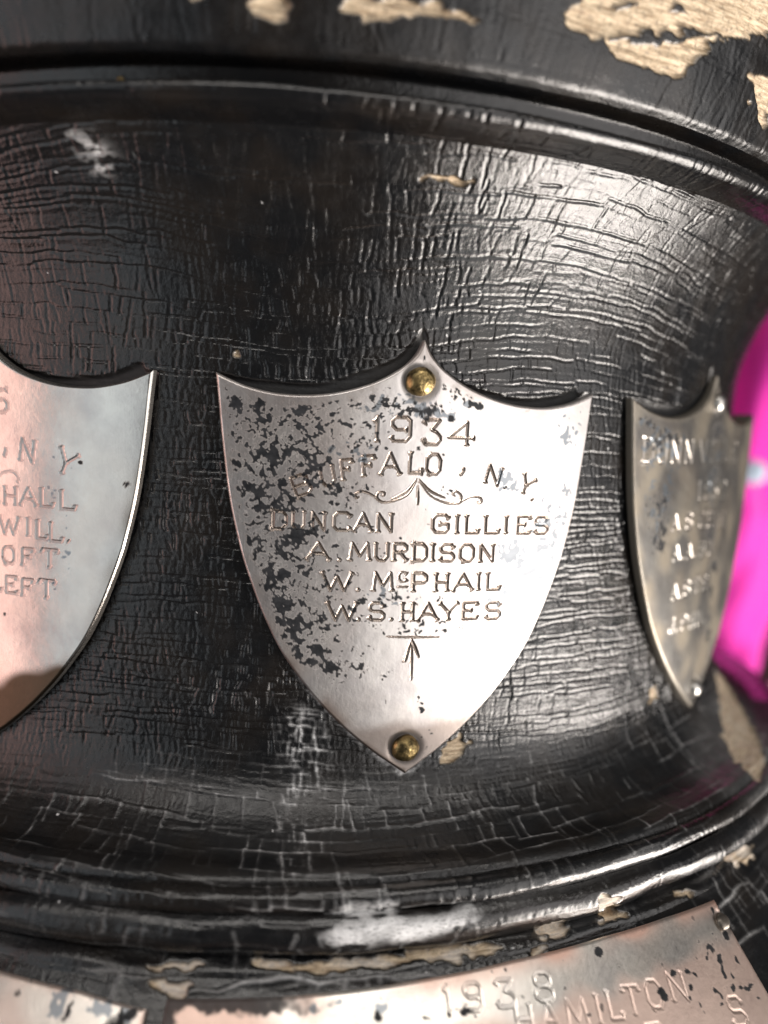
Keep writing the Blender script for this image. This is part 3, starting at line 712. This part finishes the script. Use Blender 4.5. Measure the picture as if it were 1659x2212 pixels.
dark_c = [(-18.2, 9.6, 2.6, 2.0, .66), (-17.5, 7.6, 3.0, 2.2, .66), (-15, 6, 4.4, 3.0, .58), (-12, 9.4, 4.2, 1.6, .50), (-12.5, 4.4, 3.2, 2.4, .52), (-18.2, 3.4, 2.2, 2.4, .50), (-18.2, .6, 2.4, 2.2, .72), (-16, -1.8, 3.2, 1.8, .56),
          (-16.4, -4.5, 2.4, 2.4, .55), (-14, -6.3, 2.8, 2.2, .48), (-15.2, -8.6, 1.8, 2.2, .58), (-14.0, -11, 2.0, 2.2, .78), (-12.6, -13.6, 1.9, 2.0, .76), (-10.8, -14.5, 2.6, 1.9, .55), (-11, -16.6, 2.0, 1.6, .70), (-8.9, -18.2, 2.2, 1.3, .62), (-9.5, -11.5, 3.2, 2.6, .43),
          (-6, -18.6, 2.4, 1.2, .36), (-3.4, -18.8, 1.4, .9, .34), (-9, 1.2, 3.4, 2.2, .36), (-10.4, -3.9, 2.2, 1.6, .34), (-7.6, 10.4, 2.6, 1.2, .46), (-5.6, 11.6, 1.6, 1.2, .55), (-4.4, 10.7, 1.6, .9, .62), (-2.2, 10.0, 2.2, .75, .74), (.4, 9.85, 1.8, .65, .74), (1.8, 10.3, .9, .6, .66),
          (3.5, 12.4, 1.0, 1.2, .80), (5.7, 11.55, 1.5, .8, .58), (-.2, 15.75, 1.8, .35, .66), (1.1, 15.3, .7, .35, .66), (12.6, 10.9, .55, .45, .8), (-6.9, 6.6, 1.8, 1.4, .36), (-7, 8.4, 2.6, 1.2, .30), (-.15, 5.95, .42, .3, .9), (-8, -9, 2.4, 2, .28), (-2, -10.6, 4, .8, .3), (0, -13.9, 4.5, .7, .28)]
pale_c = [(17.6, 10.9, 1.6, 1.5, .62), (18.9, 9.4, 1.4, 2.2, .45), (10.8, 2.8, 1.2, 1.2, .5), (17.4, -1.6, 1.9, 2.2, .50), (16.4, -4.4, 2.4, 2.0, .58), (13.3, -6.0, 3.2, 2.4, .44), (14.4, -8.6, 3.2, 1.5, .52), (12.2, -10.2, 2.6, 1.3, .42), (12.2, -12.2, 1.4, .9, .62), (18.6, -2.6, 1.2, 4.2, .42), (-3.3, 10.8, 3, 1.2, .45), (1, 10.4, 4, 1, .4), (5.8, 11.2, 2, 1.2, .5), (-7.5, 5.4, 2, 1, .35), (-3, -9.9, 3, 1, .3)]
def band_c(U, V):
    wv = np.interp(V, [-22, -17, -12, -7, -2, 3, 8, 12], [-8.5, -6.5, -6.5, -8.5, -9.5, -9.0, -7.5, -6.0])
    wv = wv-1.2
    D = .54*(1-sstep(U, wv-4.0, wv+1.5))*sstep(V, -20.5, -17.5)
    return np.maximum(D, .17*(1-sstep(U, wv, wv+5))*sstep(V, -20, -16))
def film_c(U, V, de, n):
    lowerleft = np.exp(-((de/1.5)**2))*sstep(-V, 2, 12)*(U < 0)*np.clip(.6+.5*n, 0, 1)
    tip = sstep(-V+.5*n+.03*U, 23.6, 26.0)*.8*sstep(n+1.7-.10*U, -.4, 1.2)
    rim = np.exp(-(de/.7)**2)*(.22+.18*n)
    copper = .28*sstep(-V, 18, 26)*(.6+.5*n)+.22*sstep(V+.25*np.abs(U), 11.5, 15)
    return np.maximum.reduce([lowerleft, tip, rim, copper])

shield('tarnished silver shield engraved 1934 Buffalo, fixed with two brass nails', TH0,
       [G(L1), G(L2, R2), scroll, G(L3), G(L4), G(L5), G(L6), arrow],
       ['engraved_year', 'engraved_town', 'engraved_scroll', 'engraved_name', 'engraved_name', 'engraved_name', 'engraved_name', 'engraved_arrow'],
       .078, dark_c, pale_c, film_c, (SILVER, GROOVE), BRASS, [(-.35, 13.15, 1.62), (-.17, -27.7, 1.55)], 100, band=band_c)

# left neighbour: only its right half is in view
LL = [[('5', 3.3, 9.3, 1.9, 2.5)], [(',', 3.91, 3.6, .42, .75), ('N', 7.0, 3.94, 1.9, 2.4), ('Y', 12.0, 2.9, 2.3, 2.6)],
      [('C', 1.9, -1.3, 1.9, 2.0), ('H', 4.6, -1.25, 1.7, 2.0), ('A', 7.09, -1.16, 2.2, 2.0), ('L', 9.5, -1.13, 1.6, 2.0), ('L', 12.2, -1.24, 1.9, 2.0)],
      [('W', 4.4, -4.64, 2.8, 2.0), ('I', 7.08, -4.56, .5, 2.0), ('L', 8.9, -4.74, 1.4, 2.0), ('L', 10.7, -4.9, 1.6, 2.0), ('.', 12.3, -5.8, .25, .25)],
      [('O', 4.3, -8.0, 1.6, 1.9), ('F', 6.93, -8.0, 1.6, 1.9), ('T', 9.89, -7.9, 2.0, 2.0)],
      [('L', 2.4, -11.4, 1.4, 1.9), ('E', 4.6, -11.4, 1.6, 1.9), ('F', 6.9, -11.5, 1.6, 1.9), ('T', 9.52, -11.4, 2.0, 2.0)]]
def film_l(U, V, de, n):
    rim = np.exp(-(de/1.0)**2)*sstep(-V, -12, 2)*(.5+.25*n)
    foot = sstep(-V+.35*(U-10)+.5*n, 19.6, 21.2)*.96
    return np.maximum(rim, foot)
shield('smooth greyish silver shield cut off by the left edge of the picture', TH0-STEP,
       [G(l, wd=.15) for l in LL[:1]]+[G(LL[1], [0, -8, -22], .16), curve_segments([(2.2, .4), (3.6, 1.3), (4.9, 1.5), (5.7, .9), (5.6, .3)], .11)]+[G(l, wd=.14) for l in LL[2:]],
       ['engraved_year', 'engraved_town', 'engraved_scroll', 'engraved_name', 'engraved_name', 'engraved_name', 'engraved_name'],
       .13, [(19.3, 0.9, .5, .35, .9), (3.7, -14.9, .5, .3, .95), (13.8, 2.9, .3, .3, .9)], [(11, -2, 1.6, 8, .12)], film_l, (SILVER2, GROOVE2), BRASS, [(-.3, 13.2, 1.6), (-.2, -27.7, 1.55)], 200, engr_slope=.6)

# right neighbour, turning away towards the edge of the drum
LR = [[('D', -18.4, 6.7, 2.2, 3.0), ('U', -15.2, 6.7, 2.0, 3.0), ('N', -11.9, 6.7, 2.2, 3.0), ('N', -8.3, 6.7, 2.2, 3.0), ('V', -3.6, 6.8, 2.6, 3.0), ('I', -.3, 6.8, .6, 3.0), ('L', 2.6, 6.8, 2.0, 3.0), ('L', 6.4, 6.9, 2.0, 3.0), ('E', 10.5, 6.9, 2.2, 3.0)],
      [('1', -3.9, 1.4, .8, 2.6), ('9', -.9, 1.4, 1.9, 2.6), ('3', 2.8, 1.3, 1.9, 2.6), ('2', 6.8, 1.2, 1.9, 2.6)],
      [('A', -10.4, -2.8, 1.9, 2.1), ('S', -6.5, -2.8, 1.8, 2.1), ('C', -2.0, -2.9, 1.8, 2.1), ('H', 1.3, -3.0, 1.8, 2.1), ('I', 4.4, -3.2, .6, 2.1), ('E', 7.4, -3.4, 1.8, 2.1)],
      [('A', -9.4, -7.0, 1.9, 2.0), ('.', -7.8, -7.9, .25, .25), ('A', -5.6, -7.0, 1.9, 2.0), ('.', -3.9, -7.9, .25, .25), ('B', -.9, -7.2, 1.8, 2.0), ('U', 2.6, -7.4, 1.8, 2.0)],
      [('A', -9.0, -12.4, 1.9, 2.0), ('.', -7.4, -13.3, .25, .25), ('S', -5.4, -12.3, 1.8, 2.0), ('T', -2.2, -12.3, 1.9, 2.0), ('E', 1.2, -12.4, 1.8, 2.0)],
      [('J', -9.2, -17.1, 1.5, 2.0), ('.', -7.9, -18.0, .25, .25), ('P', -5.6, -17.1, 1.7, 2.0), ('H', -2.8, -17.3, 1.7, 2.0), ('I', -.6, -17.4, .5, 2.0), ('L', 1.4, -17.5, 1.6, 2.0)]]
def film_r(U, V, de, n):
    return np.maximum(np.exp(-(de/.8)**2)*.4, np.clip(.25+.22*n, 0, .6))
shield('yellowed silver shield at the right, turned nearly edge on', TH0+STEP,
       [G(l, wd=.17) for l in LR], ['engraved_town', 'engraved_year', 'engraved_name', 'engraved_name', 'engraved_name', 'engraved_name'],
       .13, [(1.5, 9.6, 3.2, 1.6, .55), (-14.0, -4.6, 1.6, 1.9, .7), (-15, -1.0, 2.2, 2.4, .45), (5.2, -10.0, 1.6, 1.3, .8), (2.2, -4.9, 2.6, 1.2, .6), (1.8, 3.6, 2.6, 2.6, .55), (.5, -.9, 1.6, 1.0, .6), (4.5, -14.5, 1, 1.4, .6), (-16.5, 9, 3.4, 2.2, .5), (-12, 8.6, 2, 1.6, .45), (5, -20, 1.2, 4, .5), (3.4, -6.6, .8, 2, .5)],
       [(-15, 8, 4.4, 3, .55), (-14.5, 1, 2.6, 4, .5), (1.5, 3.5, 3.6, 4, .5)], film_r, (SILVER3, GROOVE3), STEEL, [(.5, 13.7, 1.35), (.6, -27.9, 1.3)], 300, speck=0, engr_slope=.9, tilt=.0042)

# ------------------------------------------------------------------ plates on the sloping lower tier
CONE_R, CONE_Z, LIFT = 94.2, -45.0, 0.85
def cone_plate(label, t0, t1, top_fn, s_end, lines, line_names, res, dark, pale, film, nails, mats, seed, soft=None):
    tm = (t0+t1)/2
    base = empty('lower_plate', (CONE_R*math.sin(tm), -CONE_R*math.cos(tm), CONE_Z-4), label, 'plaque', 'silver plaques on the sloping tier')
    RM = 99.0
    U = np.linspace(t0*RM, t1*RM, int((t1-t0)*RM/res)); nv = int(s_end/res*.8)
    top = top_fn(U/RM); t = np.linspace(0, 1, nv)[:, None]
    Vs = s_end+(top-s_end)*t                         # s grows down the slope
    de = np.minimum.reduce([np.broadcast_to(Vs-top, Vs.shape), np.broadcast_to(U-U[0], Vs.shape), np.broadcast_to(U[-1]-U, Vs.shape)])
    Hs, idm = engrave(U, -Vs, lines, .5)
    Hs -= .14*(1-np.clip(de/.4, 0, 1))**2
    rw = 1/res
    Hs += .02*grf(nv, len(U), 5*rw, 5*rw, seed)
    UU = np.broadcast_to(U, Vs.shape)
    for nu, ns, r in nails:
        Hs -= .15*np.exp(-((np.hypot(UU-nu, Vs-ns)-r)/(.3*r))**2)
    n1 = pgrf(UU, Vs, 1.2, seed+1)*.6+pgrf(UU, Vs, .5, seed+2)*.8
    n2 = pgrf(UU, Vs, .6, seed+3)
    tar = np.maximum(thr(n1, np.clip(blobs(UU, Vs, dark), 0, .97)), sstep(n2, 2.45, 2.7)*.8)
    if soft is not None: tar = np.maximum(tar, soft(UU, Vs, n1))
    pl = thr(n1[::-1], np.clip(blobs(UU, Vs, pale), 0, .95))*.9
    fm = np.clip(film(UU, Vs, de, grf(nv, len(U), 3*rw, 3*rw, seed+4)), 0, 1)
    q = 2**-.5; T = UU/RM
    rr = CONE_R+(Vs+LIFT+Hs)*q; zz_ = CONE_Z+(-Vs+LIFT+Hs)*q
    X = np.stack([rr*np.sin(T), -rr*np.cos(T), zz_], -1)
    N = vnormals(X).reshape(-1, 3)
    if N[len(N)//2][2] < 0: N = -N
    F = grid_faces(nv, len(U))[:, ::-1]; fid = idm.ravel()[F].max(1)
    at = {'suv': np.stack([UU, Vs, 0*Vs], -1).reshape(-1, 3), 'tarnish': tar.ravel(), 'pale': pl.ravel(), 'film': fm.ravel()}
    def sub(name, Fs, mat):
        if len(Fs) == 0: return
        used, inv = np.unique(Fs.ravel(), return_inverse=True)
        add_mesh(name, X.reshape(-1, 3)[used], inv.reshape(Fs.shape), mat, base, {k: v[used] for k, v in at.items()}, normals=N[used])
    sub('plate', F[fid == 0], mats[0])
    for li, nm in enumerate(line_names): sub(nm, F[fid == li+1], mats[1])
    idx = np.r_[np.arange(len(U)), [len(U)*(k+1)-1 for k in range(1, nv)], (nv-1)*len(U)+np.arange(len(U)-2, -1, -1), [len(U)*k for k in range(nv-2, 0, -1)]]
    rim = X.reshape(-1, 3)[idx]; m = len(rim); ang = np.arctan2(rim[:, 0], -rim[:, 1]); r0 = np.hypot(rim[:, 0], rim[:, 1])-1.1*q
    inner = np.stack([r0*np.sin(ang), -r0*np.cos(ang), rim[:, 2]-1.1*q], -1)
    j = np.arange(m); j2 = (j+1) % m; z = np.zeros(2*m)
    sv_ = at['suv'][idx]
    add_mesh('plate_edge', np.concatenate([rim, inner]), np.stack([j, j2, j2+m, j+m], -1)[:, ::-1], mats[0], base,
             {'suv': np.concatenate([sv_, sv_]), 'tarnish': z+.3, 'pale': z, 'film': z+.6})
    for nu, ns, r in nails:
        a = nu/RM; rr_ = CONE_R+(ns+LIFT-.1)*q
        lathe_dome('nail', (rr_*math.sin(a), -rr_*math.cos(a), CONE_Z+(-ns+LIFT-.1)*q), (math.sin(a), -math.cos(a), 1), r, r*.6, DARKNAIL, base, dent=1)
    return base

RM = 99.0
def cg(ch, t, s, gw, gh): return (ch, t*RM, -s, gw, gh)
def top_main(t): return np.interp(t, [-.13, 0, .12, .227, .347, .44, .54], [1.9, 1.45, .9, .45, .35, .6, 1.2])
P1 = [cg('1', .1513, 2.75, .7, 2.3), cg('9', .1769, 2.9, 1.8, 2.3), cg('3', .2122, 3.1, 1.8, 2.3), cg('8', .2548, 3.25, 1.9, 2.4)]
P2 = [cg('H', .225, 5.5, 1.7, 2.4), cg('A', .252, 5.75, 2.0, 2.4), cg('M', .283, 6.0, 2.2, 2.4), cg('I', .308, 6.15, .5, 2.4), cg('L', .328, 6.25, 1.5, 2.4), cg('T', .3507, 6.36, 1.9, 2.4), cg('O', .3795, 6.55, 1.8, 2.4), cg('N', .4123, 6.7, 2.1, 2.5)]
P3 = [cg('S', .4743, 11.0, 1.9, 2.6), cg('D', .18, 9.2, 1.8, 2.4), cg('R', .22, 9.4, 1.8, 2.4), cg('E', .36, 10.0, 1.8, 2.4)]
def film_m(U, Vs, de, n):
    top_band = np.exp(-((Vs-top_main(U/RM))/1.3)**2)*sstep(U, 6, 16)*(.8+.3*n)
    blush = sstep(Vs+.02*U+.5*n, 4.6, 6.6)*.62
    left = (1-sstep(U, -4+2*n, 6+2*n))*.75
    return np.maximum.reduce([top_band, blush, left])
cone_plate('pinkish silver plaque engraved 1938 at the bottom of the picture', -.125, .531, top_main, 25.0, [G(P1, [-2, -4, -6, -8], .17), G(P2, [-6, -7, -8, -9, -10, -11, -12, -13], .18), G(P3, [-14, -4, -5, -8], .19)],
           ['engraved_year', 'engraved_town', 'engraved_name'], .12,
           [(51.2, 2.0, .5, .5, .6), (50.9, 4.5, .8, .7, .95), (41.2, 5.6, .9, .4, .62), (38.4, 6.8, .5, .7, .7), (33, 1.6, .8, .4, .7), (28, 1.5, 1.4, .3, .5), (16, 4.2, 1.2, .4, .5), (48, 5.3, 3.2, 1.2, .16), (46, 7.5, 4, 2, .12), (50, 8.5, 3, 2.5, .14), (8, 3.6, 1.2, .5, .35)],
           [(5, 2.6, 3, .8, .4)], film_m, [(.5235*RM, 3.35, .95)], (SILVER4, SILVER4), 400, soft=lambda U, Vs, n: np.maximum(.92*(1-sstep(U+.8*n, -2.5, 3.0))*(1-sstep(Vs+.2*n, 2.7, 3.1)), .92*(1-sstep(U+.2*n, -11.4, -10.8))))
def top_left(t): return np.interp(t, [-.75, -.50, -.30, -.21, -.14], [1.6, 1.2, 1.4, 1.95, 2.9])
def film_lp(U, Vs, de, n): return np.clip(.2*n+.1, 0, .5)+np.exp(-(de/.6)**2)*.3
cone_plate('bright silver plaque in the bottom left corner of the picture', -.72, -.1435, top_left, 24.0, [], [], .16,
           [(-16.4, 4.6, 1.6, 1.4, .85), (-21, 3.2, 1.2, 1.0, .3), (-15.4, 3.2, .8, 1.0, .6)], [(-22.5, 3.0, 1.6, 1.4, .7), (-17.2, 3.3, 2.4, .9, .75)], film_lp, [(-.166*RM, 5.2, 1.1)], (SILVER4, SILVER4), 500)

# brass pin left standing in the upper groove
a = -.2100; c = (89.3*math.sin(a), -89.3*math.cos(a), 38.55)
lathe_dome('brass_pin', c, (math.sin(a), -math.cos(a), .1), .38, .5, BRASS, plinth)

# ------------------------------------------------------------------ pink cloth beyond the right edge
GARMENT = (156.2, 91.9, -13.2)                # middle of the front panel, well behind the plinth
PINK = mat_plain('magenta_cloth', (.78, .014, .42), .75, 900, .0002, sheen=.3)
PALE = mat_plain('pale_pink_lining', (.85, .50, .55), .8, 900)
RUST = mat_plain('rust_red_cloth', (.42, .07, .05), .85, 900)
BTN = mat_plain('pale_blue_button', (.55, .66, .80), .3, 300)
WALL = mat_plain('dark_maroon_backdrop', (.05, .018, .02), .9, 30)
cl = empty('pink_garment', (157.3, 78.3, -75.4), 'magenta pink garment with a pale button, blurred behind the right edge', 'garment')
def cloth(name, cx, cz, wx, wz, fold, mat, seed, back=0.0, n=90, parent=None):
    o = np.array(GARMENT); fx = np.array([.9956, -.0942, 0]); fx /= np.linalg.norm(fx); fy = np.array([-fx[1], fx[0], 0])
    x = np.linspace(-.5, .5, n)*wx+cx; z = np.linspace(-.5, .5, n)*wz+cz
    Xg, Zg = np.meshgrid(x, z); dep = fold(Xg, Zg)+1.2*grf(n, n, 14, 9, seed)+back
    V = o+Xg[..., None]*fx+dep[..., None]*fy+Zg[..., None]*np.array([0, 0, 1.])
    F = grid_faces(n, n)
    nV = V.reshape(-1, 3); thick = nV+fy*1.0
    ob = add_mesh(name, nV, F, mat, parent); mo = ob.modifiers.new('thickness', 'SOLIDIFY'); mo.thickness = .0012
    return ob
cloth('front_panel', 0, 0, 44, 134, lambda X, Z: 5*np.sin((X+.35*Z)/6)+.55*np.clip(-Z-3, 0, None)+16*sstep(-X, 0, 12)*sstep(Z, 8, 34), PINK, 1, parent=cl)
cloth('hem', 0, -76, 44, 20, lambda X, Z: 4*np.sin((X+.15*Z)/9)+6-.3*(Z+55), PALE, 2, back=-1.5, parent=cl)
cloth('collar', 0, 78, 44, 34, lambda X, Z: 4*np.sin(X/11)+2, RUST, 3, back=6, parent=cl)
bp = np.array((149.0, 85.3, -0.1))
lathe_dome('button', tuple(bp), (-.51, -.86, 0), 4.2, 1.6, BTN, cl)
bw = add_mesh('backdrop_wall', np.array([(-900, 420, -700), (900, 420, -700), (900, 420, 700), (-900, 420, 700), (-900, 430, -700), (900, 430, -700), (900, 430, 700), (-900, 430, 700)], float),
              [(0, 1, 2, 3), (7, 6, 5, 4), (0, 4, 5, 1), (1, 5, 6, 2), (2, 6, 7, 3), (3, 7, 4, 0)], WALL, smooth=False)
bw['kind'] = 'structure'; bw['label'] = 'dark maroon backdrop far behind the plinth'
